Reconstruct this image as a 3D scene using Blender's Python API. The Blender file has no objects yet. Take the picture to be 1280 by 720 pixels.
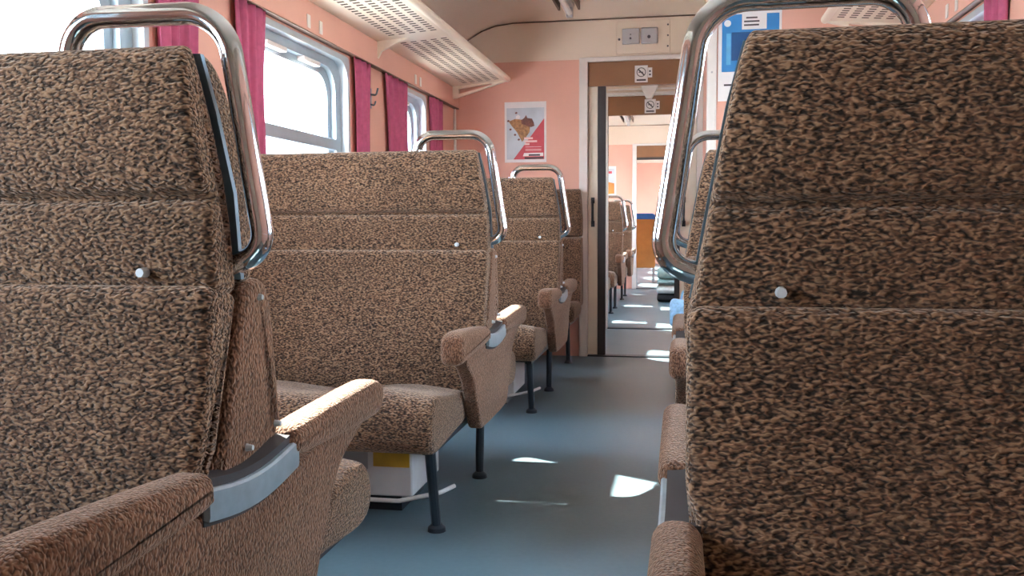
import bpy, bmesh, math, random
from mathutils import Vector, Matrix
random.seed(7)
sc = bpy.context.scene
COL = sc.collection
PI = math.pi

# ------------------------------------------------------------------ materials
def lin(r, g, b):
    f = lambda c: (c/255/12.92 if c/255 <= .04045 else ((c/255+.055)/1.055)**2.4)
    return (f(r), f(g), f(b), 1)

def new_mat(name):
    m = bpy.data.materials.new(name); m.use_nodes = True
    nt = m.node_tree
    return m, nt, nt.nodes['Principled BSDF']

def plain(name, col, rough=.6, metal=0., var=.06, scale=18., bump=0., spec=.5):
    m, nt, b = new_mat(name)
    tc = nt.nodes.new('ShaderNodeTexCoord')
    n = nt.nodes.new('ShaderNodeTexNoise'); n.inputs['Scale'].default_value = scale; n.inputs['Detail'].default_value = 4
    nt.links.new(tc.outputs['Object'], n.inputs['Vector'])
    r = nt.nodes.new('ShaderNodeValToRGB')
    r.color_ramp.elements[0].position = .3; r.color_ramp.elements[1].position = .7
    r.color_ramp.elements[0].color = tuple(c*(1-var) for c in col[:3])+(1,)
    r.color_ramp.elements[1].color = tuple(min(1, c*(1+var)) for c in col[:3])+(1,)
    nt.links.new(n.outputs['Fac'], r.inputs['Fac'])
    nt.links.new(r.outputs['Color'], b.inputs['Base Color'])
    b.inputs['Roughness'].default_value = rough; b.inputs['Metallic'].default_value = metal
    b.inputs['Specular IOR Level'].default_value = spec
    if bump:
        bp = nt.nodes.new('ShaderNodeBump'); bp.inputs['Strength'].default_value = bump; bp.inputs['Distance'].default_value = .002
        nt.links.new(n.outputs['Fac'], bp.inputs['Height']); nt.links.new(bp.outputs['Normal'], b.inputs['Normal'])
    return m

def plush(name, dark, mid, light, scale, stretch, bump, lo=.40, hi=.62):
    """curly velvet: short worm-like tufts"""
    m, nt, b = new_mat(name)
    tc = nt.nodes.new('ShaderNodeTexCoord')
    mp = nt.nodes.new('ShaderNodeMapping'); mp.inputs['Scale'].default_value = stretch
    mp.inputs['Rotation'].default_value = (.0, .45, .0)
    nt.links.new(tc.outputs['Object'], mp.inputs['Vector'])
    n = nt.nodes.new('ShaderNodeTexNoise'); n.inputs['Scale'].default_value = scale
    n.inputs['Detail'].default_value = 0; n.inputs['Distortion'].default_value = .5
    nt.links.new(mp.outputs['Vector'], n.inputs['Vector'])
    hgt = n.outputs['Fac']
    r = nt.nodes.new('ShaderNodeValToRGB'); e = r.color_ramp.elements
    e[0].position = lo; e[0].color = dark; e[1].position = hi; e[1].color = light
    k = r.color_ramp.elements.new((lo+hi)/2); k.color = mid
    nt.links.new(hgt, r.inputs['Fac'])
    w = nt.nodes.new('ShaderNodeTexNoise'); w.inputs['Scale'].default_value = 3.5; w.inputs['Detail'].default_value = 3
    nt.links.new(tc.outputs['Object'], w.inputs['Vector'])
    mr = nt.nodes.new('ShaderNodeMapRange'); mr.inputs['From Min'].default_value = .3; mr.inputs['From Max'].default_value = .7
    mr.inputs['To Min'].default_value = .82; mr.inputs['To Max'].default_value = 1.15
    nt.links.new(w.outputs['Fac'], mr.inputs['Value'])
    mx = nt.nodes.new('ShaderNodeVectorMath'); mx.operation = 'SCALE'
    nt.links.new(r.outputs['Color'], mx.inputs[0]); nt.links.new(mr.outputs['Result'], mx.inputs['Scale'])
    nt.links.new(mx.outputs['Vector'], b.inputs['Base Color'])
    b.inputs['Roughness'].default_value = .95; b.inputs['Specular IOR Level'].default_value = .15
    b.inputs['Sheen Weight'].default_value = .45; b.inputs['Sheen Roughness'].default_value = .5
    b.inputs['Sheen Tint'].default_value = (1, .8, .65, 1)
    bp = nt.nodes.new('ShaderNodeBump'); bp.inputs['Strength'].default_value = bump; bp.inputs['Distance'].default_value = .006
    nt.links.new(hgt, bp.inputs['Height']); nt.links.new(bp.outputs['Normal'], b.inputs['Normal'])
    return m

M = {}
M['plush'] = plush('plush_brown', (.016, .009, .006, 1), (.118, .062, .036, 1), (.295, .172, .100, 1), 175, (.8, 1, 1.6), 1.0, .30, .70)
M['side'] = plush('plush_rust', (.055, .024, .014, 1), (.15, .070, .038, 1), (.25, .125, .074, 1), 210, (1.5, 1, .8), .8, .28, .72)
M['pink'] = plain('wall_pink', (.68, .36, .275, 1), .55, var=.03, scale=4)
M['cream'] = plain('cream_panel', (.74, .62, .50, 1), .45, var=.02, scale=4)
M['rack'] = plain('cream_rack_enamel', (.80, .70, .56, 1), .35, var=.02)
M['slot_shade'] = plain('rack_slot_shade', (.07, .05, .035, 1), .9, var=.1)  # dark colour standing in for the shade inside the rack slots
M['doorcream'] = plain('door_cream', (.78, .70, .57, 1), .4, var=.02)
M['brown'] = plain('brown_laminate', (.25, .115, .05, 1), .4, var=.08, scale=7)
M['alu'] = plain('window_aluminium', (.40, .48, .53, 1), .35, .55, var=.05)
M['framealu'] = plain('frame_pale_aluminium', (.56, .62, .66, 1), .3, .35, var=.04)
M['framewhite'] = plain('frame_off_white', (.74, .70, .66, 1), .35, var=.03)
M['chrome'] = plain('chrome', (.74, .80, .86, 1), .07, 1., var=.02)
M['studsteel'] = plain('pale_stud_steel', (.62, .68, .72, 1), .35, .2, var=.03)
M['steelblue'] = plain('blue_grey_steel', (.20, .28, .34, 1), .38, .75, var=.12, scale=30)
M['linksteel'] = plain('link_steel', (.33, .40, .44, 1), .32, .35, var=.15, scale=25)
M['darksteel'] = plain('dark_painted_steel', (.018, .026, .035, 1), .4, .1, var=.2)
M['rubber'] = plain('dark_rubber', (.035, .03, .032, 1), .6, var=.1)
M['curtain'] = plain('crimson_curtain', (.42, .08, .16, 1), .85, var=.12, scale=40)
M['grey'] = plain('grey_plastic', (.42, .41, .42, 1), .5, var=.03)
M['paper'] = plain('white_paper', (.80, .77, .76, 1), .6, var=.02)
M['ink'] = plain('dark_ink', (.06, .05, .06, 1), .7, var=.05)
M['red'] = plain('poster_red', (.55, .06, .08, 1), .5, var=.08)
M['pinkink'] = plain('poster_pale_pink', (.82, .55, .53, 1), .5, var=.03)
M['posterblue'] = plain('poster_grey_blue', (.52, .57, .62, 1), .5, var=.12, scale=9)
M['blue'] = plain('poster_blue', (.03, .20, .48, 1), .45, var=.08, scale=12)
M['lightblue'] = plain('poster_light_blue', (.10, .36, .60, 1), .45, var=.1)
M['darkblue'] = plain('poster_dark_blue', (.012, .07, .20, 1), .45, var=.1)
M['food'] = plain('pastry_brown', (.34, .17, .07, 1), .6, var=.5, scale=60)
M['food2'] = plain('filling_brown', (.16, .055, .04, 1), .6, var=.5, scale=80)
M['yellow'] = plain('yellow_sticker', (.62, .36, .02, 1), .5, var=.1, scale=20)
M['heater'] = plain('heater_white', (.66, .65, .63, 1), .45, var=.05)
M['greysticker'] = plain('grey_sticker', (.38, .38, .39, 1), .5, var=.06)
M['tube'] = plain('lamp_tube_white', (.82, .80, .76, 1), .25, var=.01)
M['orange'] = plain('orange_plywood', (.50, .20, .045, 1), .4, var=.1, scale=9)
M['bluecover'] = plain('blue_headrest_cloth', (.03, .13, .42, 1), .8, var=.15, scale=50)
M['teal'] = plain('grey_green_cloth', (.26, .38, .36, 1), .8, var=.15, scale=30)
M['bagwhite'] = plain('white_cloth', (.66, .70, .66, 1), .8, var=.1, scale=30)
M['black'] = plain('black_cloth', (.012, .013, .015, 1), .8, var=.2)
M['palebag'] = plain('pale_blue_plastic', (.28, .50, .72, 1), .35, var=.25, scale=60)
M['track'] = plain('ground_gravel', (.62, .60, .56, 1), .9, var=.25, scale=3)
M['seam'] = plain('seam_dark_brown', (.16, .10, .07, 1), .6, var=.1)
# vinyl floor
def floor_mat():
    m, nt, b = new_mat('blue_grey_vinyl')
    tc = nt.nodes.new('ShaderNodeTexCoord')
    n1 = nt.nodes.new('ShaderNodeTexNoise'); n1.inputs['Scale'].default_value = 2.2; n1.inputs['Detail'].default_value = 5
    n2 = nt.nodes.new('ShaderNodeTexNoise'); n2.inputs['Scale'].default_value = 60; n2.inputs['Detail'].default_value = 3
    nt.links.new(tc.outputs['Object'], n1.inputs['Vector']); nt.links.new(tc.outputs['Object'], n2.inputs['Vector'])
    r = nt.nodes.new('ShaderNodeValToRGB'); e = r.color_ramp.elements
    e[0].position = .3; e[0].color = (.086, .142, .166, 1); e[1].position = .7; e[1].color = (.140, .208, .236, 1)
    mix = nt.nodes.new('ShaderNodeMath'); mix.operation = 'MULTIPLY_ADD'; mix.inputs[1].default_value = .25
    nt.links.new(n2.outputs['Fac'], mix.inputs[0]); 
    sub = nt.nodes.new('ShaderNodeMath'); sub.operation = 'MULTIPLY'; sub.inputs[1].default_value = .75
    nt.links.new(n1.outputs['Fac'], sub.inputs[0]); nt.links.new(sub.outputs[0], mix.inputs[2])
    nt.links.new(mix.outputs[0], r.inputs['Fac']); nt.links.new(r.outputs['Color'], b.inputs['Base Color'])
    rr = nt.nodes.new('ShaderNodeMapRange'); rr.inputs['To Min'].default_value = .28; rr.inputs['To Max'].default_value = .5
    nt.links.new(n1.outputs['Fac'], rr.inputs['Value']); nt.links.new(rr.outputs['Result'], b.inputs['Roughness'])
    return m
M['floor'] = floor_mat()
def glass_mat():
    m = bpy.data.materials.new('window_glass'); m.use_nodes = True; nt = m.node_tree; nt.nodes.clear()
    o = nt.nodes.new('ShaderNodeOutputMaterial'); mx = nt.nodes.new('ShaderNodeMixShader')
    t = nt.nodes.new('ShaderNodeBsdfTransparent'); t.inputs['Color'].default_value = (.93, .95, .96, 1)
    g = nt.nodes.new('ShaderNodeBsdfGlossy'); g.inputs['Roughness'].default_value = .02
    mx.inputs[0].default_value = .05
    nt.links.new(t.outputs[0], mx.inputs[1]); nt.links.new(g.outputs[0], mx.inputs[2])
    nt.links.new(mx.outputs[0], o.inputs['Surface'])
    return m
M['glass'] = glass_mat()

# ------------------------------------------------------------------ object helpers
class MB:
    def __init__(s): s.v = []; s.f = []
    def add(s, vs, fs):
        o = len(s.v); s.v += [tuple(v) for v in vs]; s.f += [tuple(i+o for i in f) for f in fs]; return s
    def box(s, x0, x1, y0, y1, z0, z1):
        vs = [(x, y, z) for x in (x0, x1) for y in (y0, y1) for z in (z0, z1)]
        return s.add(vs, [(0, 1, 3, 2), (4, 6, 7, 5), (0, 4, 5, 1), (2, 3, 7, 6), (0, 2, 6, 4), (1, 5, 7, 3)])
    def tube(s, pts, r, n=10, caps=True):
        pts = [Vector(p) for p in pts]; rings = []
        t0 = (pts[1]-pts[0]).normalized()
        up = Vector((0, 0, 1)) if abs(t0.z) < .9 else Vector((1, 0, 0))
        nrm = t0.cross(up).normalized()
        for i, p in enumerate(pts):
            if i == 0: t = pts[1]-p
            elif i == len(pts)-1: t = p-pts[i-1]
            else: t = (pts[i+1]-p).normalized()+(p-pts[i-1]).normalized()
            t.normalize()
            nrm = (nrm-t*nrm.dot(t)).normalized(); b = t.cross(nrm)
            rr = r[i] if isinstance(r, (list, tuple)) else r
            rings.append([p+(nrm*math.cos(a)+b*math.sin(a))*rr for a in (2*PI*k/n for k in range(n))])
        vs = [v for R in rings for v in R]; fs = []
        for i in range(len(rings)-1):
            for k in range(n):
                fs.append((i*n+k, i*n+(k+1) % n, (i+1)*n+(k+1) % n, (i+1)*n+k))
        if caps:
            fs.append(tuple(range(n-1, -1, -1))); fs.append(tuple(range((len(rings)-1)*n, len(rings)*n)))
        return s.add(vs, fs)
    def extrude_x(s, outline, x0, x1):
        n = len(outline)
        vs = [(x0, y, z) for y, z in outline]+[(x1, y, z) for y, z in outline]
        fs = [(i, (i+1) % n, n+(i+1) % n, n+i) for i in range(n)]+[tuple(range(n-1, -1, -1)), tuple(range(n, 2*n))]
        return s.add(vs, fs)
    def extrude_y(s, outline, y0, y1):
        n = len(outline)
        vs = [(x, y0, z) for x, z in outline]+[(x, y1, z) for x, z in outline]
        fs = [(i, (i+1) % n, n+(i+1) % n, n+i) for i in range(n)]+[tuple(range(n-1, -1, -1)), tuple(range(n, 2*n))]
        return s.add(vs, fs)
    def build(s, name, m, parent=None, T=None, sharp=35, bevel=0, loc=None):
        vs = s.v if T is None else [T(*v) for v in s.v]
        if loc is not None: vs = [(v[0]-loc[0], v[1]-loc[1], v[2]-loc[2]) for v in vs]
        me = bpy.data.meshes.new(name); me.from_pydata(vs, [], s.f)
        bm = bmesh.new(); bm.from_mesh(me); bmesh.ops.recalc_face_normals(bm, faces=bm.faces); bm.to_mesh(me); bm.free()
        for p in me.polygons: p.use_smooth = True
        me.set_sharp_from_angle(angle=math.radians(sharp))
        me.materials.append(M[m] if isinstance(m, str) else m)
        o = bpy.data.objects.new(name, me); COL.objects.link(o)
        if parent: o.parent = parent
        if loc is not None: o.location = loc
        if bevel:
            md = o.modifiers.new('Bevel', 'BEVEL'); md.width = bevel; md.segments = 2; md.limit_method = 'ANGLE'; md.angle_limit = math.radians(40)
        return o

def tag(o, label=None, cat=None, group=None, kind=None):
    if label: o['label'] = label
    if cat: o['category'] = cat
    if group: o['group'] = group
    if kind: o['kind'] = kind
    return o
def empty(name, loc, label, cat, group=None):
    o = bpy.data.objects.new(name, None); COL.objects.link(o); o.location = loc; o.empty_display_size = .1
    return tag(o, label, cat, group)
def struct(o, label=None): o['kind'] = 'structure'; return tag(o, label) if label else o
def copy_tree(o, parent=None):
    c = o.copy(); COL.objects.link(c)
    if parent: c.parent = parent
    for ch in list(o.children): copy_tree(ch, c)
    return c

def chaikin(p, it=2):
    for _ in range(it):
        q = []
        for i in range(len(p)):
            a, b = p[i], p[(i+1) % len(p)]
            q.append((a[0]*.75+b[0]*.25, a[1]*.75+b[1]*.25)); q.append((a[0]*.25+b[0]*.75, a[1]*.25+b[1]*.75))
        p = q
    return p
def inset(p, d):
    n = len(p); A = sum(p[i][0]*p[(i+1) % n][1]-p[(i+1) % n][0]*p[i][1] for i in range(n)); s = 1 if A > 0 else -1
    out = []
    for i in range(n):
        a, b, c = p[i-1], p[i], p[(i+1) % n]
        n1 = (-(b[1]-a[1]), b[0]-a[0]); n2 = (-(c[1]-b[1]), c[0]-b[0])
        l1 = math.hypot(*n1) or 1; l2 = math.hypot(*n2) or 1
        nx, ny = n1[0]/l1+n2[0]/l2, n1[1]/l1+n2[1]/l2; l = math.hypot(nx, ny) or 1
        out.append((b[0]+s*d*nx/l, b[1]+s*d*ny/l))
    return out
def pad(outline, x0, x1, r, cols=1, it=2, edge=None, wave=None, k=4):
    """upholstered solid: outline in (y,z) swept along x, both ends rounded by r"""
    P = chaikin(outline, it); n = len(P); secs = []
    secs = []
    for i in range(k+1):
        a = PI/2*i/k                       # 0 = end face, 90 deg = full section
        secs.append((x0+r*(1-math.cos(a)), r*(1-math.sin(a))))
    for i in range(1, cols): secs.append((x0+r+(x1-x0-2*r)*i/cols, 0))
    for i in range(k, -1, -1):
        a = PI/2*i/k; secs.append((x1-r*(1-math.cos(a)), r*(1-math.sin(a))))
    vs = []; fs = []
    for x, d in secs:
        Q = inset(P, d) if d > 1e-6 else P
        for y, z in Q:
            xx, yy, zz = x, y, z
            if wave: zz += wave(x, y, z)
            if edge: xx = x+edge(z)*max(0, min(1, (x-(x1-.12))/.12))
            vs.append((xx, yy, zz))
    m = len(secs)
    for i in range(m-1):
        for j in range(n): fs.append((i*n+j, i*n+(j+1) % n, (i+1)*n+(j+1) % n, (i+1)*n+j))
    fs.append(tuple(range(n-1, -1, -1))); fs.append(tuple(range((m-1)*n, m*n)))
    return MB().add(vs, fs)
def fillet(pts, rad, seg=8):
    pts = [Vector(p) for p in pts]; out = [pts[0]]
    for i in range(1, len(pts)-1):
        a, b, c = pts[i-1], pts[i], pts[i+1]
        u = (a-b).normalized(); w = (c-b).normalized(); ang = u.angle(w)
        r = rad[i-1] if isinstance(rad, (list, tuple)) else rad
        d = r/math.tan(ang/2); p0 = b+u*d; p1 = b+w*d
        bis = (u+w).normalized(); cen = b+bis*(r/math.sin(ang/2))
        v0 = p0-cen; v1 = p1-cen; th = v0.angle(v1); ax = v0.cross(v1).normalized()
        for k in range(seg+1): out.append(cen+Matrix.Rotation(th*k/seg, 3, ax) @ v0)
    out.append(pts[-1]); return out
def rrect(y0, y1, z0, z1, r, n=6):
    out = []
    for cy, cz, a0 in ((y1-r, z1-r, 0), (y0+r, z1-r, PI/2), (y0+r, z0+r, PI), (y1-r, z0+r, 1.5*PI)):
        for k in range(n+1):
            a = a0+PI/2*k/n; out.append((cy+r*math.cos(a), cz+r*math.sin(a)))
    return out
def ring(mb, o, i, x0, x1):
    n = len(o); vs = []
    for x in (x0, x1):
        vs += [(x, y, z) for y, z in o]+[(x, y, z) for y, z in i]
    fs = []
    for k in range(n):
        k2 = (k+1) % n
        fs += [(k, k2, n+k2, n+k), (2*n+k, 3*n+k, 3*n+k2, 2*n+k2), (k, 2*n+k, 2*n+k2, k2), (n+k, n+k2, 3*n+k2, 3*n+k)]
    return mb.add(vs, fs)

# ------------------------------------------------------------------ measurements (metres)
XL, XR = -1.567, 1.072          # inner faces of the side walls
YB, YE = -2.6, 21.0             # back and far end of the carriages
ZC = 2.284                      # ceiling
P1, P2, P3 = 6.25, 7.95, 12.95  # cross partitions
DX0, DX1, DZ = -.636, .090, 1.998   # door opening
L1, PITCH = 1.193, 1.74
PC, XC = 4.80, .128             # the compartment that narrows the far right corner
CX = (XL+XR)/2

# ------------------------------------------------------------------ the shell
struct(MB().box(XL-.12, XR+.12, YB, YE, -.06, 0).build('floor', 'floor'))
def arch():
    pts = [(XL-.02, 2.03), (XL, 2.06), (-1.525, 2.125), (-1.46, 2.185), (-1.37, 2.237), (-1.27, 2.27), (-1.15, ZC)]
    R = [(2*CX-x, z) for x, z in pts[::-1]]
    return pts+R
M['ceiling'] = plain('ceiling_cream', (.84, .74, .62, 1), .4, var=.02, scale=4)
A = arch(); Aout = [(x*1.0+(.0), z+.06) for x, z in A]
struct(MB().extrude_y(A+Aout[::-1], YB, YE).build('ceiling', 'ceiling'))

WIN_L = [(-.15, .90), (1.45, 2.50), (3.10, 4.17), (4.80, 5.50), (8.35, 9.35), (10.05, 11.05), (11.75, 12.65), (13.9, 14.9), (15.7, 16.7), (17.5, 18.5), (19.2, 20.4)]  # unseen first window kept to light near seats, last added to brighten far wall
WIN_R = [(1.60, 2.70), (3.42, 4.40), (8.35, 9.35), (10.05, 11.05), (11.75, 12.65), (13.9, 14.9), (15.7, 16.7), (17.5, 18.5), (19.2, 20.4)]  # last one is unseen, added to brighten the far wall
DOORWIN = (6.80, 7.55)
WZ0, WZ1 = .84, 1.685
def side_wall(name, x0, x1, wins):
    holes = sorted([(a, b, WZ0, WZ1) for a, b in wins]+[(DOORWIN[0], DOORWIN[1], 1.22, 1.78)])
    mb = MB(); y = YB
    for a, b, z0, z1 in holes:
        mb.box(x0, x1, y, a, 0, 2.12); mb.box(x0, x1, a, b, 0, z0); mb.box(x0, x1, a, b, z1, 2.12); y = b
    mb.box(x0, x1, y, YE, 0, 2.12)
    return struct(mb.build(name, 'pink'))
side_wall('wall_left', XL-.10, XL, WIN_L)
side_wall('wall_right', XR, XR+.10, WIN_R)
struct(MB().box(XL-.1, XR+.1, YB-.08, YB, 0, 2.34).build('wall_rear', 'cream'))
struct(MB().box(XL-.1, XR+.1, YE, YE+.08, 0, 2.34).build('wall_far', 'pink'))

def partition(y0, y1, name, lowpink=True):
    mb = MB(); Zs = 2.018
    mb.box(XL, DX0, y0, y1, 0, Zs); mb.box(DX1, XR, y0, y1, 0, Zs)
    o = struct(mb.build(name, 'pink'))
    # cream panel above, following the ceiling arch; its corner seam against the ceiling shows as a thin line
    out = [(x, min(z, ZC)) for x, z in A if z > 2.05]
    poly = [(XL, Zs), (XL, 2.06)]+[(x, z) for x, z in A[2:-2]]+[(XR, 2.06), (XR, Zs), (DX1+.0, Zs), (DX1, DZ), (DX0, DZ), (DX0, Zs)]
    p = struct(MB().extrude_y(poly, y0, y1).build('trim_panel', 'cream'))
    # thin dark seam following the arch
    path = [(x, y0-.004, z-.006) for x, z in A[2:-2]]
    s = struct(MB().tube(path, .004, 5).build('trim_seam', 'seam'))
    return o
partition(P1, P1+.06, 'wall_end')
partition(P2, P2+.06, 'wall_vestibule')
partition(P3, P3+.06, 'wall_saloon')
# compartment wall on the right: pink below, cream above, white corner post
mb = MB(); mb.box(XC, XR, PC, PC+.04, 0, 2.018); mb.box(XC, XC+.03, PC+.04, P1, 0, 2.018)
struct(mb.build('wall_compartment', 'pink'))
mb = MB(); mb.box(XC, XR, PC, PC+.04, 2.018, 2.30); mb.box(XC, XC+.03, PC+.04, P1, 2.018, 2.30)
struct(mb.build('trim_compartment_panel', 'cream'))
mb = MB(); mb.box(XC-.012, XC+.036, PC-.012, PC+.05, 0, 2.29)
o = struct(mb.build('trim_corner_post', 'framewhite', bevel=.006))
mb = MB()
for k in range(6): mb.tube([(XC+.012, PC-.0125, .35+.33*k), (XC+.012, PC-.016, .35+.33*k)], .005, 8)
struct(mb.build('trim_screws', 'grey'))
def door_frame(y, name='trim_door_frame'):
    mb = MB()
    mb.box(DX0-.058, DX0, y-.02, y+.08, 0, DZ+.014); mb.box(DX1, DX1+.058, y-.02, y+.08, 0, DZ+.014); mb.box(DX0-.058, DX1+.058, y-.02, y+.08, DZ, DZ+.03)
    return struct(mb.build(name, 'framewhite', bevel=.004))
for y in (P1, P2, P3): door_frame(y)
for y in (P1, P2, P3):
    struct(MB().box(DX0, DX1, y+.002, y+.045, 1.838, DZ).build('trim_header', 'brown'))
    struct(MB().box(DX0, DX1, y-.01, y+.07, .0, .008).build('trim_threshold', 'darksteel'))
struct(MB().box(DX0, DX1, P3-.004, P3+.05, 1.805, 1.838).build('trim_rail', 'rubber'))
# door track in the vestibule ceiling, just above the second header
struct(MB().box(DX0, DX1, P2-.05, P2-.03, 2.010, 2.022).box(DX0, DX1, P2-.05, P2-.03, 2.045, 2.055).build('trim_track', 'framewhite'))

# sliding door leaves (parked either side of the first opening)
def leaf(name, x0, x1, edge_x0, edge_x1, hx, y=P1+.02):
    o = struct(MB().box(x0, x1, y, y+.035, .01, 1.838).build(name, 'doorcream', bevel=.003))
    struct(MB().box(edge_x0, edge_x1, y-.006, y+.041, .01, 1.838).build('edge_seal', 'rubber', o))
    h = MB(); h.tube(fillet([(hx, y, 1.07), (hx, y-.035, 1.07), (hx, y-.035, .91), (hx, y, .91)], .012, 4), .008, 8)
    h.box(hx-.012, hx+.012, y-.006, y, 1.05, 1.09); h.box(hx-.012, hx+.012, y-.006, y, .89, .93)
    hh = h.build('handle', 'darksteel', o); hh['label'] = 'black pull handle'
    return o
leaf('door_1', DX0, -.57, -.57, -.518, -.603)
leaf('door_2', -.018, DX1, -.052, -.017, 0.008)

# ------------------------------------------------------------------ windows
wn = [0]
def window(side, y0, y1, z0=WZ0, z1=WZ1, bar=True):
    wn[0] += 1
    s = 1 if side == 'L' else -1; X = XL if side == 'L' else XR
    fx = lambda d: X-s*d                      # d metres outwards from the wall face
    root = bpy.data.objects.new('window_%d' % wn[0], None); COL.objects.link(root); root.location = (X, (y0+y1)/2, z0); struct(root)
    loc = None
    def put(mb, name, m, **k):
        mb.v = [(v[0]-root.location.x, v[1]-root.location.y, v[2]-root.location.z) for v in mb.v]
        o = mb.build(name, m, root, **k); return o
    sq = lambda g: rrect(y0-g, y1+g, z0-g, z1+g, .012)
    mb = MB(); ring(mb, rrect(y0-.012, y1+.012, z0-.012, z1+.012, .03), rrect(y0+.014, y1-.014, z0+.014, z1-.014, .09), fx(-.008), fx(.03))
    put(mb, 'frame', 'framealu', sharp=50)
    mb = MB(); ring(mb, rrect(y0+.004, y1-.004, z0+.004, z1-.004, .06), rrect(y0+.075, y1-.075, z0+.06, z1-.055, .11), fx(.03), fx(.055))
    ring(mb, rrect(y0+.004, y1-.004, z0+.004, z1-.004, .06), rrect(y0+.115, y1-.115, z0+.10, z1-.09, .11), fx(.055), fx(.085))
    put(mb, 'sash', 'alu', sharp=50)
    if bar:
        zb = z0+.415
        mb = MB().box(min(fx(.03), fx(.075)), max(fx(.03), fx(.075)), y0+.07, y1-.07, zb, zb+.055)
        put(mb, 'transom', 'alu', bevel=.006)
        mb = MB()
        for yy in (y0+.36, y1-.36):            # the pull bar and catches of the drop light
            mb.box(min(fx(.02), fx(.055)), max(fx(.02), fx(.055)), yy-.09, yy+.09, z1-.075, z1-.055)
        put(mb, 'catch', 'framewhite', bevel=.004)
    mb = MB().box(min(fx(.062), fx(.068)), max(fx(.062), fx(.068)), y0+.06, y1-.06, z0+.05, z1-.05)
    put(mb, 'pane', 'glass')
    return root
for a, b in WIN_L: window('L', a, b)
for a, b in WIN_R: window('R', a, b)
window('L', DOORWIN[0], DOORWIN[1], 1.22, 1.78, False); window('R', DOORWIN[0], DOORWIN[1], 1.22, 1.78, False)

# pelmet panels over the windows, sill ledges
def pelmet(side, y0, y1):
    s = 1 if side == 'L' else -1; X = XL if side == 'L' else XR
    a, b = sorted((X, X+s*.034))
    struct(MB().box(a, b, y0, y1, 1.712, 1.840).build('trim_pelmet', 'pink', bevel=.004))
    a, b = sorted((X+s*.004, X+s*.036))
    struct(MB().box(a, b, y0, y1, 1.708, 1.712).build('trim_rail', 'seam'))
    a, b = sorted((X, X+s*.05))
    struct(MB().box(a, b, y0, y1, .795, .815).build('trim_sill', 'framewhite', bevel=.004))
for side in 'LR':
    pelmet(side, YB, P1-.002); pelmet(side, P2+.062, P3-.002)

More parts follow.
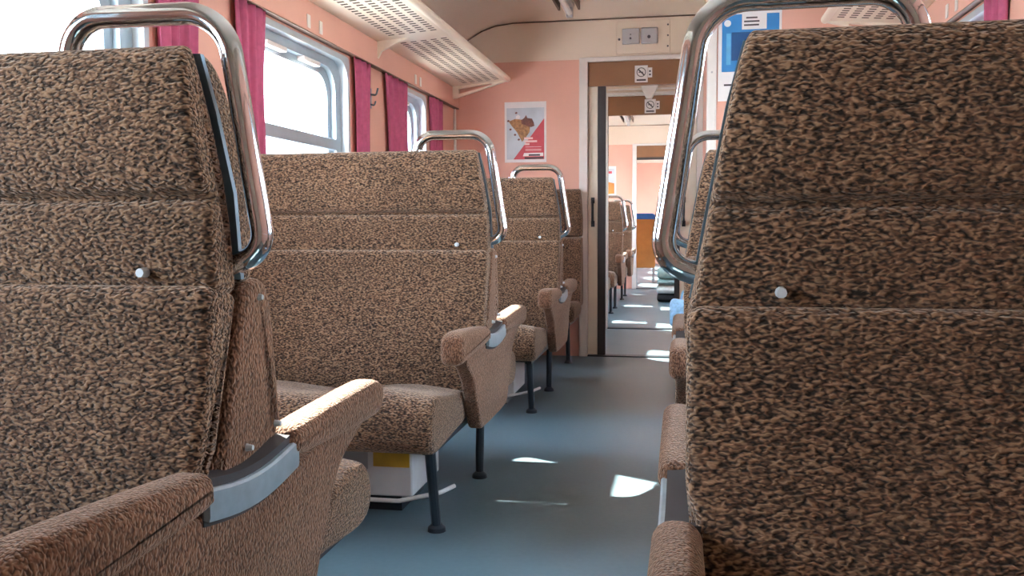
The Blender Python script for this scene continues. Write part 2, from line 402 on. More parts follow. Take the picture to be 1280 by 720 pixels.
# ------------------------------------------------------------------ luggage racks
def rack(side, y0, y1, brackets, label, proto={}):
    """perforated sheet steel rack with a rolled lip, carried by triangular brackets"""
    mir = (lambda x: x) if side == 'L' else (lambda x: 2*CX-x)
    xw, xf = XL+.002, -1.163
    root = empty('luggage_rack', (mir(XL), (y0+y1)/2, 1.84), label, 'luggage rack', 'luggage racks above the windows')
    T = lambda x, y, z: (mir(x)-root.location.x, y-root.location.y, z-root.location.z)
    zz = lambda x: 1.838+(x-xw)/(xf-xw)*.030
    mb = MB(); th = .0008
    xs0, xs1, nx = xw+.110, xf-.022, 5
    dx = (xs1-xs0)/nx
    def quad(ax, ay, bx, by, z=0):
        mb.add([(ax, ay, zz(ax)+z), (bx, ay, zz(bx)+z), (bx, by, zz(bx)+z), (ax, by, zz(ax)+z)], [(0, 1, 2, 3)])
    segs = [b for b in brackets]
    ys = sorted(set([y0]+segs+[y1]))
    for sa, sb in zip(ys[:-1], ys[1:]):
        if sb-sa < .25: quad(xw, sa, xf, sb); continue
        n = int((sb-sa-.16)/.042); d = (sb-sa-.16)/n
        quad(xw, sa, xs0, sb); quad(xs1, sa, xf, sb); quad(xs0, sa, xs1, sa+.08); quad(xs0, sb-.08, xs1, sb)
        for j in range(n):
            ya = sa+.08+j*d
            for i in range(nx):
                xa = xs0+i*dx; hx0, hx1 = xa+.010, xa+dx-.012; hy0, hy1 = ya+d*.24, ya+d*.76
                o = [(xa, ya), (xa+dx, ya), (xa+dx, ya+d), (xa, ya+d)]; h = [(hx0, hy0), (hx1, hy0), (hx1, hy1), (hx0, hy1)]
                vs = [(x, y, zz(x)) for x, y in o+h]+[(x, y, zz(x)+th) for x, y in h]
                mb.add(vs, [(0, 1, 5, 4), (1, 2, 6, 5), (2, 3, 7, 6), (3, 0, 4, 7), (4, 5, 9, 8), (5, 6, 10, 9), (6, 7, 11, 10), (7, 4, 8, 11)])
    mb.build('deck', 'rack', root, T, sharp=20)
    MB().extrude_y([(xw, zz(xw)+.002), (xf, zz(xf)+.002), (xf, zz(xf)+.006), (xw, zz(xw)+.006)], y0+.01, y1-.01).build('slot_shade', 'slot_shade', root, T)  # added dark sheet above the deck, so the slots read as shaded
    lip = MB(); lip.tube([(xf+.004, y0, zz(xf)+.012), (xf+.004, y1, zz(xf)+.012)], .020, 12); lip.build('lip', 'rack', root, T)
    for yb in brackets:
        if yb != brackets[-1]:
            b = MB(); b.extrude_y([(xw, 1.752), (xw+.03, 1.752), (xw+.05, 1.79), (xw+.13, 1.826), (xw+.20, zz(xw+.2)), (xw, 1.84)], yb-.012, yb+.012)
            b.box(xw, xw+.010, yb-.03, yb+.03, 1.735, 1.84); b.build('bracket', 'rack', root, T); continue
        o = [(xw, 1.758), (xw+.035, 1.758), (xf-.03, zz(xf)-.012), (xf, zz(xf)-.002), (xf, zz(xf)+.02), (xw, 1.86)]
        # plate with a triangular slot
        hole = [(xw+.075, 1.788), (xf-.10, zz(xf)-.026), (xf-.10, zz(xf)-.014), (xw+.075, 1.824)]
        b = MB()
        b.extrude_y([(xw, 1.758), (xw+.05, 1.758), hole[0], hole[3], (xw, 1.835)], yb-.014, yb+.014)
        b.extrude_y([(xw+.05, 1.758), (xf-.03, zz(xf)-.012), (xf, zz(xf)-.004), hole[1], hole[0]], yb-.014, yb+.014)
        b.extrude_y([hole[1], (xf, zz(xf)-.004), (xf, zz(xf)+.012), (xf-.10, zz(xf)-.004), hole[2]], yb-.014, yb+.014)
        b.extrude_y([hole[3], hole[2], (xf-.10, zz(xf)-.004), (xw, 1.842), (xw, 1.835)], yb-.014, yb+.014)
        b.box(xw, xw+.012, yb-.03, yb+.03, 1.735, 1.84)
        b.build('bracket', 'rack', root, T)
    return root
rack('L', YB+.01, 6.10, [1.3, 2.91, 4.53, 6.085], 'long cream perforated luggage rack above the windows on the left')
rack('R', YB+.01, 4.66, [1.3, 2.9, 4.645], 'cream perforated luggage rack on the right, ending short of the blue notice')
# corner conduit by the end wall
struct(MB().tube([(XL+.008, P1-.02, .02), (XL+.008, P1-.02, 1.76)], .010, 8).build('trim_conduit', 'framewhite'))

# ------------------------------------------------------------------ curtains
def curtain(side, y0, y1, label, lean=0., seed=0, folds=4):
    s = 1 if side == 'L' else -1; X = (XL if side == 'L' else XR)+s*.018
    rnd = random.Random(seed); ph = rnd.random()*6
    nu, nv = folds*10, 14; zt, zb = 1.708, .86
    vs = []; fs = []
    for j in range(nv+1):
        t = j/nv; z = zt+(zb-zt)*t
        w = 1-.18*math.sin(PI*min(1, t*1.1))
        for i in range(nu+1):
            u = i/nu; c = (y0+y1)/2
            y = c+(u-.5)*(y1-y0)*w+lean*t*(.4+u)
            x = X+s*(.010*math.sin(2*PI*folds*u+ph+.7*math.sin(3*t+seed))+.004*math.sin(2*PI*folds*1.7*u+seed))
            vs.append((x, y, z))
    for j in range(nv):
        for i in range(nu):
            a = j*(nu+1)+i; fs.append((a, a+1, a+nu+2, a+nu+1))
    o = MB().add(vs, fs).build('curtain', 'curtain', loc=(X, (y0+y1)/2, zt), sharp=80)
    md = o.modifiers.new('Solidify', 'SOLIDIFY'); md.thickness = .003
    return tag(o, label, 'curtain', 'crimson window curtains')
G = 'crimson window curtain'
curtain('L', 2.52, 2.78, G+' showing just above the nearest left seat, inside its chrome rail', 0, 1)
curtain('L', 3.02, 3.27, G+' at the near edge of the large left window, beside the chrome rail', 0, 2)
curtain('L', 4.20, 4.43, G+' at the far edge of the large left window', 0, 3, 3)
curtain('L', 4.68, 5.06, G+' covering the near edge of the narrow left window', .05, 4, 4)
curtain('L', 5.56, 5.86, G+' between the narrow left window and the end wall', .02, 5, 3)
curtain('R', 3.36, 3.58, G+' at the top right corner above the right-hand seat, beside a bright frame', -.03, 6, 3)
curtain('R', 4.10, 4.32, G+' left of the bright window frame in the top right corner', 0, 7, 3)

# small seat-number tags and coat hooks on the left wall
def num_tag(side, y, label, txt):
    s = 1 if side == 'L' else -1; X = (XL if side == 'L' else XR)+s*.0345
    a, b = sorted((X, X+s*.004))
    o = MB().box(a-X, b-X, -.016, .016, -.027, .027).build('number_plate', 'framewhite', bevel=.001); o.location = (X, y, 1.752)
    tag(o, label, 'seat number plate', 'seat number plates on the pelmet')
num_tag('L', 3.64, 'small white plate above the large left window, nearer of the pair', '')
num_tag('L', 3.77, 'small white plate above the large left window, farther of the pair', '')
num_tag('L', 5.19, 'small white plate above the narrow left window, nearer of the pair', '')
num_tag('L', 5.29, 'small white plate above the narrow left window, farther of the pair', '')
num_tag('R', 3.86, 'small white plate above the right window, nearer of the pair', '')
num_tag('R', 3.99, 'small white plate above the right window, farther of the pair', '')
hk = MB(); hk.box(XL, XL+.006, 4.475, 4.50, 1.50, 1.60)
hk.tube(fillet([(XL+.004, 4.487, 1.57), (XL+.035, 4.487, 1.565), (XL+.045, 4.487, 1.60)], .01, 4), .005, 8)
hk.tube(fillet([(XL+.004, 4.487, 1.52), (XL+.025, 4.487, 1.512), (XL+.032, 4.487, 1.535)], .008, 4), .004, 8)
o = hk.build('hook_rail', 'steelblue', loc=(XL, 4.487, 1.55)); tag(o, 'small metal coat hook on the pink pillar between the two left windows', 'coat hook')

# ------------------------------------------------------------------ seats
def ramp(pts):     # how far the backrest's aisle end pulls in (negative) at height z
    def fn(z):
        if z <= pts[0][0]: return pts[0][1]
        for (a, va), (b, vb) in zip(pts, pts[1:]):
            if z <= b: return va+(vb-va)*(z-a)/(b-a)
        return pts[-1][1]
    return fn
edge_left = ramp([(.36, -.030), (.55, -.028), (.60, -.004), (.82, 0), (.94, -.003), (1.03, -.016), (1.145, -.036)])
edge_right = ramp([(.36, -.014), (.55, -.006), (.60, .010), (.815, .010), (.84, 0), (.94, -.016), (1.01, -.028), (1.09, -.044), (1.145, -.060)])
XE = -.612
def bench_double(x0, mirror, root_loc, label, group):
    xr = -.298
    edge_fn = edge_right if mirror else edge_left
    mx = (lambda x: 2*xr-x) if mirror else (lambda x: x)
    root = empty('double_bench', root_loc, label, 'train seat', group)
    zr = ramp([(.60, .983), (.76, .976), (.84, .976), (.95, .985), (1.10, .991)])   # the right-hand row sits a little lower
    T = lambda x, y, z: (mx(x)-root_loc[0], y, z*(zr(z) if mirror else 1))
    B = lambda mb, n, m, p=root, **k: mb.build(n, m, p, T, **k)
    cols = 8
    # --- backrests, side towards the camera
    low = [(-.004, .812), (-.050, .822), (-.078, .827), (-.091, .809), (-.090, .775), (-.095, .72), (-.122, .58), (-.150, .48), (-.178, .40), (-.165, .355), (-.11, .35), (-.105, .40), (-.072, .57), (-.006, .79)]
    up = [(-.034, 1.142), (-.058, 1.148), (-.078, 1.128), (-.088, 1.06), (-.092, .995), (-.088, .962), (-.080, .951), (-.062, .947), (-.060, .940), (-.072, .932), (-.075, .90), (-.073, .85), (-.069, .816), (-.03, .810), (-.004, .812), (-.006, .86)]
    bl = B(pad(low, x0, XE, .016, cols, 2, edge_fn), 'backrest', 'plush')
    hu = B(pad(up, x0, XE, .014, cols, 2, edge_fn), 'headrest', 'plush')
    # --- side facing away
    low2 = [(.012, .800), (.03, .824), (.07, .832), (.102, .812), (.118, .74), (.138, .62), (.158, .52), (.185, .40), (.17, .355), (-.085, .35), (-.085, .42), (-.052, .57)]
    up2 = [(.012, .824), (.05, .824), (.054, .86), (.052, .925), (.044, .936), (.056, .955), (.064, .985), (.056, 1.05), (.030, 1.12), (.006, 1.142), (-.02, 1.142), (-.018, 1.05), (.006, .90)]
    rb = B(pad(low2, x0, XE-.002, .014, cols, 2, edge_fn), 'backrest', 'side')
    B(pad(up2, x0, XE-.004, .012, cols, 2, edge_fn), 'headrest', 'plush')
    # --- steel strip between the two headrests, seen on the aisle end
    st = MB()
    pr = [(-.030, 1.138), (-.016, 1.06), (-.004, .95), (.003, .83)]
    vs = []; fs = []
    for y, z in pr:
        e = XE+edge_fn(z)+.004
        e -= .001; vs += [(e-.08, y-.005, z), (e, y-.005, z), (e, y+.005, z), (e-.08, y+.005, z)]
    for i in range(len(pr)-1):
        for j in range(4): fs.append((i*4+j, i*4+(j+1) % 4, i*4+4+(j+1) % 4, i*4+4+j))
    fs += [(3, 2, 1, 0), (len(vs)-4, len(vs)-3, len(vs)-2, len(vs)-1)]
    s_ = B(st.add(vs, fs), 'frame_strip', 'steelblue'); s_['label'] = 'blue-grey steel strip'
    # --- studs
    sd = MB().tube([(-.712, -.060, .843), (-.712, -.086, .843)], [.008, .006], 10)
    B(sd, 'stud', 'studsteel', hu)
    for y, z in ((.062, .80), (.02, .585), (.115, .60)):
        B(MB().tube([(XE-.006, y, z), (XE+.004, y, z)], [.006, .004], 8), 'stud', 'studsteel', rb)
    # --- cushions
    wav = lambda x, y, z: (.010*math.cos((x-x0)/(XE-x0)*4*PI+PI)) if z > .36 else 0
    cu = [(-.13, .395), (-.30, .405), (-.44, .430), (-.52, .446), (-.580, .434), (-.607, .375), (-.600, .305), (-.555, .272), (-.40, .285), (-.13, .300)]
    B(pad(cu, x0, -.655, .022, 12, 2, None, wav), 'seat_cushion', 'plush')
    cu2 = [(.03-y*1.035, z-.02*min(1, max(0, (z-.3)/.1))) for y, z in cu]
    B(pad(cu2, x0, -.650, .022, 12, 2, None, wav), 'seat_cushion', 'plush')
    pan = MB()
    for s in (0, 1):
        a, b = (-.52, -.14) if s == 0 else (.17, .55)
        pan.box(x0+.01, -.668, a, b, .276, .290)
    o = B(pan, 'cushion_pan', 'darksteel')  # pan coloured dark for the shadow below the cushion's front edge
    # --- aisle arm: panel, two pads and a bare steel link
    ao, az = (.029, -.022) if mirror else (0, 0)      # the right-hand arms stand further into the aisle
    dz = lambda P: [(y, z+az) for y, z in P]
    pn = [(-.40, .545), (-.12, .535), (-.02, .505), (.10, .502), (.17, .525), (.52, .545), (.50, .525), (.44, .505), (.37, .478), (.325, .435), (.285, .37), (.235, .285), (.20, .27), (-.17, .268), (-.20, .280), (-.245, .36), (-.285, .43), (-.315, .462), (-.36, .490), (-.395, .52)]
    B(pad(dz(pn), -.652+ao, -.608+ao, .008, 1, 1, k=3), 'arm_panel', 'side')
    p1 = [(-.470, .512), (-.40, .518), (-.115, .532), (-.105, .548), (-.108, .582), (-.13, .588), (-.42, .608), (-.475, .606), (-.502, .588), (-.505, .54), (-.495, .516)]
    B(pad(dz(p1), -.660+ao*1.3, -.592+ao, .024, 2, 2), 'armrest_pad', 'side')
    p2 = [(.140, .582), (.165, .590), (.50, .600), (.560, .596), (.578, .578), (.574, .540), (.545, .522), (.40, .525), (.150, .535), (.135, .55)]
    B(pad(dz(p2), -.658+ao*1.3, -.592+ao, .022, 2, 2), 'armrest_pad', 'side')
    def strip(sec):
        n = 10; m = len(sec); vs = []; fs = []
        for i in range(n+1):
            t = i/n; y = -.125+.28*t; sag = -.016*math.sin(PI*t)
            for xx, z in sec: vs.append((xx+ao, y, z+sag+az))
        for i in range(n):
            for j in range(m): fs.append((i*m+j, i*m+(j+1) % m, i*m+m+(j+1) % m, i*m+m+j))
        fs += [tuple(range(m-1, -1, -1)), tuple(range(n*m, n*m+m))]
        return MB().add(vs, fs)
    o = B(strip([(-.650, .515), (-.606, .515), (-.606, .578), (-.650, .582)]), 'arm_core', 'rubber'); o['label'] = 'dark core of the arm'
    o = B(strip([(-.608, .524), (-.599, .522), (-.597, .528), (-.597, .562), (-.600, .566), (-.608, .566)]), 'arm_link', 'linksteel'); o['label'] = 'bare blue-grey steel link between the arm pads'
    # --- grab hoop
    hx = -.880 if mirror else -.862
    hp = [(hx, -.01, 1.10), (hx+.007, -.01, 1.199), (-.622, -.005, 1.199), (-.572, 0, .868), (-.655, 0, .838)]
    h = MB().tube(fillet(hp, [.055, .068, .040], 10), .0158, 14)
    TH = lambda x, y, z: (mx(x)-root_loc[0]-(.004 if mirror else 0), y, z*(.988 if mirror else 1))
    gr = h.build('grab_rail', 'chrome', root, TH, sharp=60)
    h = MB().tube([(hx, -.01, 1.135), (hx, -.01, 1.150)], .022, 12)
    h.build('rail_collar', 'chrome', gr, TH)
    # --- underframe
    fr = MB()
    for xx in (-.71, x0+.06): fr.box(xx-.015, xx+.015, -.45, .42, .25, .277)
    for yy in (-.40, .22): fr.box(x0+.06, -.71, yy-.012, yy+.012, .252, .276)
    B(fr, 'underframe', 'darksteel')
    for xx in (-.71, x0+.10):
        for ya, yb in ((-.425, -.36), (.245, .225)):
            l = MB().tube([(xx, ya, .262), (xx, ya*.55+yb*.45, .14), (xx, yb, .006)], [.016, .015, .014], 10)
            l.tube([(xx, yb, .0), (xx, yb, .012), (xx, yb, .022)], [.028, .026, .015], 12)
            B(l, 'leg', 'darksteel')
    return root

GL = 'brown plush double benches along the left side of the aisle'
GR = 'brown plush double benches along the right side of the aisle'
xl0, xr0 = -1.512, -1.612
bl = bench_double(xl0, False, (-1.1, L1, 0), 'nearest left brown plush bench, large at the photo edge, with chrome grab rail', GL)
b = copy_tree(bl); b.location.y = L1+PITCH; b['label'] = 'second left brown plush bench from the camera, with white heater box below'
b = copy_tree(bl); b.location.y = L1+2*PITCH; b['label'] = 'third left brown plush bench from the camera, in front of the poster wall'
b = copy_tree(bl); b.location.y = P2+PITCH-.02; b['label'] = 'first double bench seen through the open door, in the next saloon'; b['group'] = 'benches in the next saloon'
b = copy_tree(bl); b.location.y = P2+2*PITCH-.02; b['label'] = 'second double bench seen through the open door, in the next saloon'; b['group'] = 'benches in the next saloon'
R1 = 1.20
br = bench_double(xr0, True, (.55, R1, 0), 'nearest right brown plush bench filling the lower right corner, with chrome grab rail', GR)
b = copy_tree(br); b.location.y = R1+PITCH+.04; b['label'] = 'second right brown plush bench, a sliver behind the nearest right bench'

def bench_end(x0, mirror, yw, away, label, group):
    """single bench fixed against a cross wall"""
    xr = -.305; loc = (.55 if mirror else -1.1, yw, 0); xr = -.298
    mx = (lambda x: 2*xr-x) if mirror else (lambda x: x)
    s = -1 if away else 1
    root = empty('wall_bench', loc, label, 'train seat', group)
    T = lambda x, y, z: (mx(x)-loc[0], s*y, z)
    B = lambda mb, n, m, p=root, **k: mb.build(n, m, p, T, **k)
    low = [(-.006, .822), (-.10, .822), (-.125, .80), (-.132, .70), (-.158, .58), (-.185, .48), (-.215, .40), (-.20, .355), (-.02, .35), (-.006, .40)]
    up = [(-.006, 1.145), (-.09, 1.147), (-.112, 1.125), (-.124, 1.06), (-.124, .995), (-.112, .955), (-.10, .946), (-.103, .93), (-.106, .90), (-.106, .85), (-.10, .826), (-.006, .824)]
    B(pad(low, x0, -.665, .016, 6, 2), 'backrest', 'plush'); B(pad(up, x0, -.665, .014, 6, 2, lambda z: .4*edge_left(z)), 'headrest', 'plush')
    cu = [(-.15, .395), (-.30, .405), (-.44, .418), (-.52, .425), (-.572, .41), (-.597, .37), (-.585, .31), (-.545, .285), (-.40, .290), (-.15, .300)]
    B(pad(cu, x0, -.660, .03, 6, 2), 'seat_cushion', 'plush')
    fr = MB().box(x0+.02, -.70, -.50, -.02, .262, .286); B(fr, 'underframe', 'darksteel')
    for xx in (-.73, x0+.1):
        l = MB().tube([(xx, -.36, .27), (xx, -.33, .006)], .014, 10); l.tube([(xx, -.33, 0), (xx, -.33, .02)], [.027, .016], 12); B(l, 'leg', 'darksteel')
    return root
bench_end(xl0, False, P1-.003, False, 'brown plush bench fixed against the pink end wall below the food poster', 'benches fixed to cross walls')
bench_end(xr0, True, PC-.003, False, 'brown plush bench fixed against the compartment wall below the blue notice', 'benches fixed to cross walls')
bench_end(xl0, False, P2+.063, True, 'brown bench with sunlit cushion just inside the next saloon, at the door edge', 'benches fixed to cross walls')

# ------------------------------------------------------------------ heater boxes under the left benches
def heater(y, label, sticker=True):
    loc = (-1.15, y, 0)
    r = empty('heater', loc, label, 'heater', 'white heater boxes under the left benches')
    T = lambda x, yy, z: (x-loc[0], yy-loc[1], z)
    ca = MB().box(-1.50, -.824, y-.155, y+.165, .055, .238).build('casing', 'heater', r, T, bevel=.006)
    MB().box(-1.45, -.87, y-.12, y+.13, .0, .056).build('plinth', 'darksteel', r, T)
    f = y-.157
    o = MB().box(-.950, -.832, f-.001, f+.002, .150, .225).build('sticker', 'yellow', ca, T); o['label'] = 'yellow warning sticker'
    o = MB().box(-1.09, -.968, f-.001, f+.002, .140, .222).build('sticker', 'greysticker', ca, T); o['label'] = 'grey sticker'
    MB().tube(fillet([(-1.48, f-.03, .055), (-.86, f-.03, .052), (-.735, f+.0, .075), (-.70, f+.05, .085)], .04, 6), .007, 8).build('guard_rod', 'framewhite', r, T)
    return r
heater(2.86+.0, 'white heater box with a yellow sticker under the second left bench')
heater(4.62, 'white heater box under the third left bench, half hidden by an arm panel')

# ------------------------------------------------------------------ things on the end wall
def wall_poly(pts, y, t=.0012):      # flat printed shape on a cross wall, facing the camera
    return MB().extrude_y(pts, y-t, y)
# food poster
pw, ph_ = .290, .412; px0, pz0 = -1.2105, 1.335
r = MB().box(0, pw, -.003, 0, 0, ph_).build('poster', 'paper'); r.location = (px0, P1, pz0)
tag(r, 'white-bordered poster of a filled pastry cone on the pink end wall', 'poster')
def pp(n, m, pts, k=1): return wall_poly([(x*pw, z*ph_) for x, z in pts], -.003-.0006*k, .0005).build(n, m, r)
pp('picture', 'posterblue', [(.05, .05), (.95, .05), (.95, .90), (.05, .90)], 0)
pp('red_panel', 'red', [(.21, .05), (.95, .05), (.95, .72)], 1)
pp('pastry_cone', 'food', [(.10, .68), (.25, .72), (.50, .70), (.62, .62), (.60, .50), (.50, .40), (.42, .34), (.30, .50), (.18, .60)], 2)
pp('filling', 'food2', [(.40, .70), (.47, .73), (.52, .78), (.55, .73), (.66, .72), (.70, .66), (.72, .60), (.64, .58), (.55, .60), (.46, .62), (.41, .65)], 3)
pp('onion', 'paper', [(.27, .76), (.33, .79), (.38, .76), (.36, .72), (.28, .72)], 3)
for i, (x, z) in enumerate([(.14, .55), (.25, .46), (.34, .38), (.28, .82), (.09, .69)]):
    pp('olive', 'food2', [(x-.03, z), (x, z+.018), (x+.035, z+.006), (x+.02, z-.016), (x-.015, z-.018)], 3)
for x0_, x1_, z in ((.47, .68, .395), (.47, .78, .345), (.48, .60, .300)): pp('headline', 'pinkink', [(x0_, z-.015), (x1_, z-.015), (x1_, z+.017), (x0_, z+.017)], 4)
for z in (.25, .21, .19): pp('small_print', 'pinkink', [(.50, z), (.88, z), (.88, z+.008), (.50, z+.008)], 4)
pp('logo_band', 'paper', [(.44, .10), (.93, .10), (.93, .155), (.47, .155)], 4)
pp('logo', 'ink', [(.58, .105), (.85, .105), (.85, .132), (.58, .132)], 5)
pp('logo_band', 'ink', [(.48, .055), (.93, .055), (.93, .085), (.48, .085)], 4)

r2 = MB().box(0, pw, -.003, 0, 0, ph_).build('poster', 'paper'); r2.location = (px0, P3-.001, 1.31)
tag(r2, 'small colourful poster on the end wall of the next saloon, seen through the door', 'poster')
for n__, m__, q in (('picture', 'posterblue', [(.08, .35), (.92, .35), (.92, .92), (.08, .92)]), ('colour_panel', 'orange', [(.08, .06), (.92, .06), (.92, .42), (.08, .55)]), ('headline', 'red', [(.15, .75), (.8, .75), (.8, .83), (.15, .83)])):
    wall_poly([(x*pw, z*ph_) for x, z in q], -.0036-.0004*len(n__)/20, .0005).build(n__, m__, r2)
# blue notice
nx0, nx1, nz0, nz1 = .170, .478, 1.525, 1.975
if nz1 > 2.018: pass
n_ = MB().box(0, nx1-nx0, -.004, 0, 0, nz1-nz0).build('notice_sign', 'paper'); n_.location = (nx0, PC-.001, nz0)
tag(n_, 'blue and white notice on the pink compartment wall above the right-hand seats', 'notice')
W_, H_ = nx1-nx0, nz1-nz0
def nn(n, m, x0_, x1_, z0_, z1_, k=1): return MB().box(x0_, x1_, -.004-.0006*k, -.004-.0006*(k-1), z0_, z1_).build(n, m, n_)
nn('blue_field', 'blue', .018, W_-.012, .145, H_-.022, 1)
nn('light_bar', 'lightblue', .040, .062, .18, H_-.115, 2)
nn('dark_field', 'darkblue', .065, .20, .20, H_-.11, 2)
ci = [(.045+.017*math.cos(a), H_-.065+.017*math.sin(a)) for a in [2*PI*k/16 for k in range(16)]]
wall_poly(ci, -.0046, .0008).build('pictogram', 'paper', n_)
nn('text_strip', 'ink', .03, .07, .075, .084, 2)
stk = nn('sticker', 'paper', .115, .235, H_-.098, H_-.008, 3); stk['label'] = 'small white text sticker'
def text(body, size, loc, m, parent, name='lettering', align='CENTER'):
    c = bpy.data.curves.new(name, 'FONT'); c.body = body; c.size = size; c.align_x = align; c.align_y = 'CENTER'; c.extrude = .0002
    c.materials.append(M[m]); o = bpy.data.objects.new(name, c); COL.objects.link(o)
    o.rotation_euler = (PI/2, 0, 0); o.location = loc; o.parent = parent; return o
for i, (x0_, x1_) in enumerate(((.135, .19), (.125, .20), (.125, .198))):
    z = H_-.045-.018*i
    nn('text_strip', 'ink', x0_, x1_, z, z+.008, 5)

# no smoking stickers on both brown headers
def smoke_sign(x, y, z, w, h, label):
    loc = (x, y, z); r = MB().box(0, w, -.002, 0, 0, h).build('no_smoking_sign', 'paper', bevel=.001); r.location = loc
    tag(r, label, 'sign', 'no smoking stickers on the brown door headers')
    cx, cz, R = w*.5, h*.60, w*.36
    ro = [(cx+R*math.cos(a), cz+R*math.sin(a)) for a in [2*PI*k/24 for k in range(24)]]; ri = [(cx+R*.84*math.cos(a), cz+R*.84*math.sin(a)) for a in [2*PI*k/24 for k in range(24)]]
    mb = MB(); vs = [(a, -.0032, b) for a, b in ro]+[(a, -.0032, b) for a, b in ri]
    mb.add(vs, [(k, (k+1) % 24, 24+(k+1) % 24, 24+k) for k in range(24)])
    mb.build('prohibition_ring', 'ink', r)
    d = R*.7; q = R*.10
    wall_poly([(cx-d-q, cz+d-q), (cx-d+q, cz+d+q), (cx+d+q, cz-d+q), (cx+d-q, cz-d-q)], -.0022, .0009).build('slash', 'ink', r)
    wall_poly([(cx-R*.55, cz-.10*R), (cx+R*.4, cz-.10*R), (cx+R*.4, cz+.10*R), (cx-R*.55, cz+.10*R)], -.0022, .0007).build('cigarette', 'ink', r)
    wall_poly([(w*.14, h*.09), (w*.86, h*.09), (w*.86, h*.19), (w*.14, h*.19)], -.0022, .0006).build('caption', 'ink', r)
    t = MB().box(w*1.02, w*1.34, -.0018, 0, h*.28, h*.86).build('side_tab', 'paper', r)
    wall_poly([(w*1.10, h*.40), (w*1.24, h*.40), (w*1.24, h*.50), (w*1.10, h*.50)], -.0019, .0006).build('caption', 'ink', r)
    wall_poly([(w*1.10, h*.60), (w*1.24, h*.60), (w*1.24, h*.70), (w*1.10, h*.70)], -.0019, .0006).build('caption', 'ink', r)
smoke_sign(-.322, P1+.002, 1.853, .086, .112, 'white no smoking sticker on the nearer brown door header')
smoke_sign(-.325, P2+.002, 1.850, .094, .118, 'white no smoking sticker on the brown header beyond the doorway')
# small trapezoid lamp under the vestibule track
o = MB().extrude_y([(-.36, 2.085), (-.21, 2.085), (-.225, 2.04), (-.265, 1.965), (-.31, 1.965), (-.345, 2.04)], P2-.08, P2).build('door_closer', 'framewhite', loc=(-.285, P2, 2.03), bevel=.003)
tag(o, 'small white trapezoid door mechanism hanging in the open doorway', 'door closer')

# switch panel above the door
sp = MB().box(-.445, -.09, P1-.006, P1, 2.045, 2.258).build('switch_panel', 'cream', loc=(-.27, P1, 2.15), bevel=.003); sp.location = (-.27, P1, 2.15)
tag(sp, 'cream panel with two grey switch boxes above the doorway', 'switch panel')
q = lambda mb, n, m, **k: mb.build(n, m, sp, lambda x, y, z: (x+.27, y-P1, z-2.15), **k)
q(MB().box(-.405, -.292, P1-.032, P1-.006, 2.105, 2.205), 'switch_box', 'grey', bevel=.003)
q(MB().box(-.280, -.170, P1-.034, P1-.006, 2.102, 2.208), 'switch_box', 'grey', bevel=.008)
q(MB().tube([(-.350, P1-.030, 2.140), (-.350, P1-.037, 2.140)], .007, 10), 'keyhole', 'ink'); q(MB().tube([(-.350, P1-.030, 2.165), (-.350, P1-.035, 2.165)], .004, 10), 'keyhole', 'ink')
q(MB().tube([(-.228, P1-.030, 2.145), (-.228, P1-.040, 2.145)], .011, 12), 'keyhole', 'ink')
for x, z, rr in ((-.426, 2.140, .008), (-.105, 2.225, .006), (-.105, 2.155, .006), (-.105, 2.085, .006)):
    q(MB().tube([(x, P1-.004, z), (x, P1-.009, z)], rr, 10), 'screw', 'ink')

# ------------------------------------------------------------------ ceiling lamps
def lamp(x, y0, y1, label):
    loc = (x, (y0+y1)/2, ZC); r = empty('ceiling_lamp', loc, label, 'ceiling lamp', 'fluorescent ceiling lamps')
    T = lambda a, b_, c: (a, b_-loc[1], c-loc[2])
    MB().extrude_y([(-.035, ZC+.002), (-.028, ZC-.035), (.028, ZC-.035), (.035, ZC+.002)], y0, y1).build('body', 'framewhite', r, T, bevel=.003)
    MB().tube([(0, y0+.03, ZC-.072), (0, y1-.03, ZC-.072)], .019, 14).build('tube', 'tube', r, T)
    for yy in (y0, y1): MB().box(-.02, .02, yy-.02, yy+.02, ZC-.095, ZC-.03).build('socket', 'grey', r, T, bevel=.006)
    for s in (-1, 1): MB().box(s*.062-.006, s*.062+.006, y0, y1-.02, ZC-.055, ZC-.004).build('side_rail', 'seam', r, T)
lamp(-.70, 4.62, 5.75, 'slim white tube lamp on the ceiling just before the pink end wall')
lamp(-.70, 11.0, 12.1, 'small tube lamp on the ceiling of the next saloon, seen through the doorway')

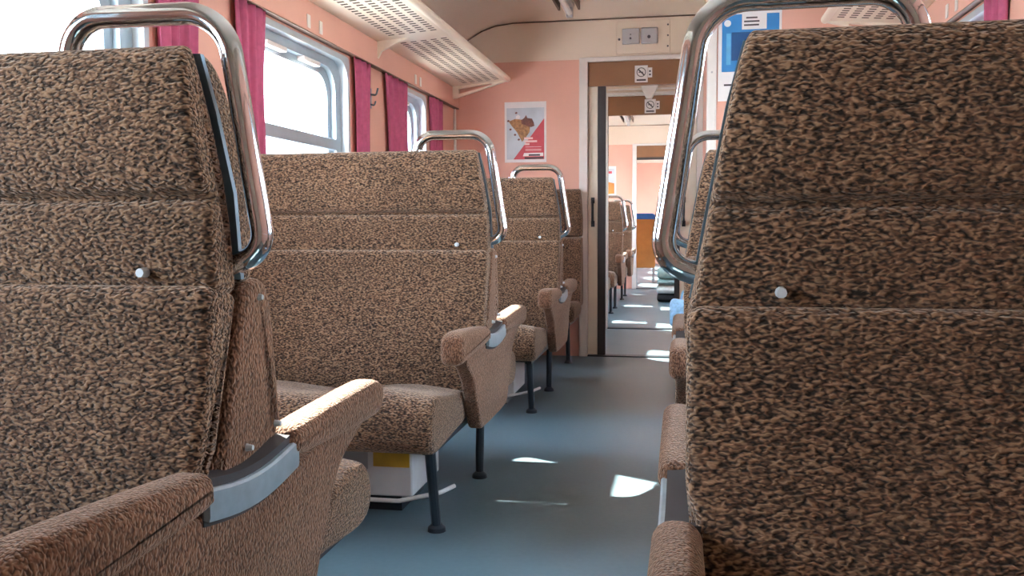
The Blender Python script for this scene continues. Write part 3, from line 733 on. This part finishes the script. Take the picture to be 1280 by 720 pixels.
# ------------------------------------------------------------------ beyond the door
# seats with orange plywood backs, far away
def ply_seat(x, y, label):
    loc = (x, y, 0); r = empty('plywood_seat', loc, label, 'train seat', 'orange plywood seats in the far carriage')
    T = lambda a, b_, c: (a, b_, c)
    sh = [(-.19, .26), (-.17, .235), (.17, .235), (.19, .26), (.20, .95), (.18, 1.02), (.14, 1.04), (-.14, 1.04), (-.18, 1.02), (-.20, .95)]
    mb = MB(); mb.extrude_y(sh, -.02, .02)
    mb.v = [(a, b_+(c-.24)*-.10, c) for a, b_, c in mb.v]
    mb.build('seat_shell', 'orange', r, T, bevel=.006)
    mb = MB(); mb.extrude_y([(-.185, .985), (.185, .985), (.19, 1.05), (.15, 1.075), (-.15, 1.075), (-.19, 1.05)], -.03, .03)
    mb.v = [(a, b_-.077, c) for a, b_, c in mb.v]; o = mb.build('headrest_cover', 'bluecover', r, T, bevel=.01); o['label'] = 'blue cloth headrest cover'
    pad([(.02, .40), (.02, .45), (.40, .48), (.45, .46), (.45, .41), (.40, .39)], -.2, .2, .02, 2).build('seat_cushion', 'bluecover', r, T)
    for sx in (-.16, .16):
        l = MB().tube(fillet([(sx, .0, .26), (sx, -.02, .02), (sx, .38, .02), (sx, .38, .40)], .03, 4), .014, 8); l.build('leg', 'grey', r, T)
    for sx in (-.225, .225): MB().box(sx-.02, sx+.02, .0, .36, .60, .64).build('armrest', 'black', r, T, bevel=.008)
ply_seat(-.60, 14.3, 'orange plywood-backed seat with a blue headrest, far down the aisle beyond the doors')
# bags
bg = empty('travel_bag', (-.155, 10.9, 0), 'grey-green and white striped bag on the aisle floor of the next saloon', 'bag')
prof = lambda z0, z1, w, d: [(-d, z0+.03), (-d*.8, z0), (d*.8, z0), (d, z0+.03), (d*.95, z1-.04), (d*.6, z1), (-d*.6, z1), (-d*.95, z1-.04)]
T0 = None
pad(prof(.0, .10, 0, .16), -.13, .13, .03, 2).build('base', 'black', bg)
pad(prof(.095, .20, 0, .165), -.135, .13, .03, 2).build('body', 'bagwhite', bg)
pad(prof(.20, .27, 0, .16), -.13, .13, .03, 2).build('pocket', 'teal', bg)
pad(prof(.27, .40, 0, .13), -.13, .12, .03, 2).build('flap', 'teal', bg)
MB().tube(fillet([(-.06, 0, .39), (-.05, 0, .46), (.05, 0, .46), (.06, 0, .39)], .02, 4), .008, 8).build('handle', 'bagwhite', bg)

b2 = empty('shopping_bag', (.035, 4.34, .425), 'light blue plastic bag at the aisle edge of the right bench below the notice', 'bag')
pad([(-.07, .0), (.07, .0), (.085, .05), (.075, .10), (.03, .13), (-.03, .13), (-.075, .10), (-.085, .05)], -.09, .08, .025, 3, 2, None, lambda x, y, z: .004*math.sin(60*x+40*y)).build('bag_body', 'palebag', b2)
MB().tube(fillet([(-.04, 0, .12), (-.03, 0, .17), (.03, 0, .17), (.04, 0, .12)], .015, 4), .005, 8).build('handle', 'palebag', b2)
# ------------------------------------------------------------------ outside
o = MB().box(-40, 40, -40, 60, -1.35, -1.25).build('ground', 'track'); struct(o)

# ------------------------------------------------------------------ light
w = bpy.data.worlds.new('World'); sc.world = w; w.use_nodes = True; nt = w.node_tree
bg_ = nt.nodes['Background']; bg_.inputs['Strength'].default_value = 20.0
tc = nt.nodes.new('ShaderNodeTexCoord'); sx = nt.nodes.new('ShaderNodeSeparateXYZ'); nt.links.new(tc.outputs['Generated'], sx.inputs[0])
rp = nt.nodes.new('ShaderNodeValToRGB'); e = rp.color_ramp.elements
e[0].position = 0; e[0].color = (.9, .95, 1, 1); e[1].position = .6; e[1].color = (.62, .78, 1, 1)
nt.links.new(sx.outputs['Z'], rp.inputs['Fac']); nt.links.new(rp.outputs['Color'], bg_.inputs['Color'])
su = bpy.data.lights.new('sun', 'SUN'); su.energy = 48; su.angle = math.radians(.6); su.color = (1, .93, .82)
so = bpy.data.objects.new('sun', su); COL.objects.link(so); so.location = (-6, 8, 8)
so.rotation_euler = Vector((1, -.55, -.95)).to_track_quat('-Z', 'Y').to_euler()

# ------------------------------------------------------------------ camera
f_px, yaw, pitch, roll, H = 1142.8, .1842, .0687, -.0045, .9045
cam = bpy.data.cameras.new('camera'); co = bpy.data.objects.new('camera', cam); COL.objects.link(co)
cam.sensor_width = 36; cam.lens = 36*f_px/1280; cam.clip_start = .02; cam.clip_end = 200
Rm = Matrix.Rotation(yaw, 4, 'Z') @ Matrix.Rotation(PI/2-pitch, 4, 'X') @ Matrix.Rotation(roll, 4, 'Z')
co.matrix_world = Matrix.Translation((0, 0, H)) @ Rm
sc.camera = co
vs_ = sc.view_settings
sc.display_settings.display_device = 'sRGB'
vs_.view_transform = 'Standard'; vs_.look = 'None'; vs_.gamma = 1; vs_.use_curve_mapping = False; vs_.exposure = 0.65
sc.cycles.use_denoising = True
sc.cycles.max_bounces = 10; sc.cycles.diffuse_bounces = 6; sc.cycles.sample_clamp_indirect = 6
sc.cycles.transparent_max_bounces = 12
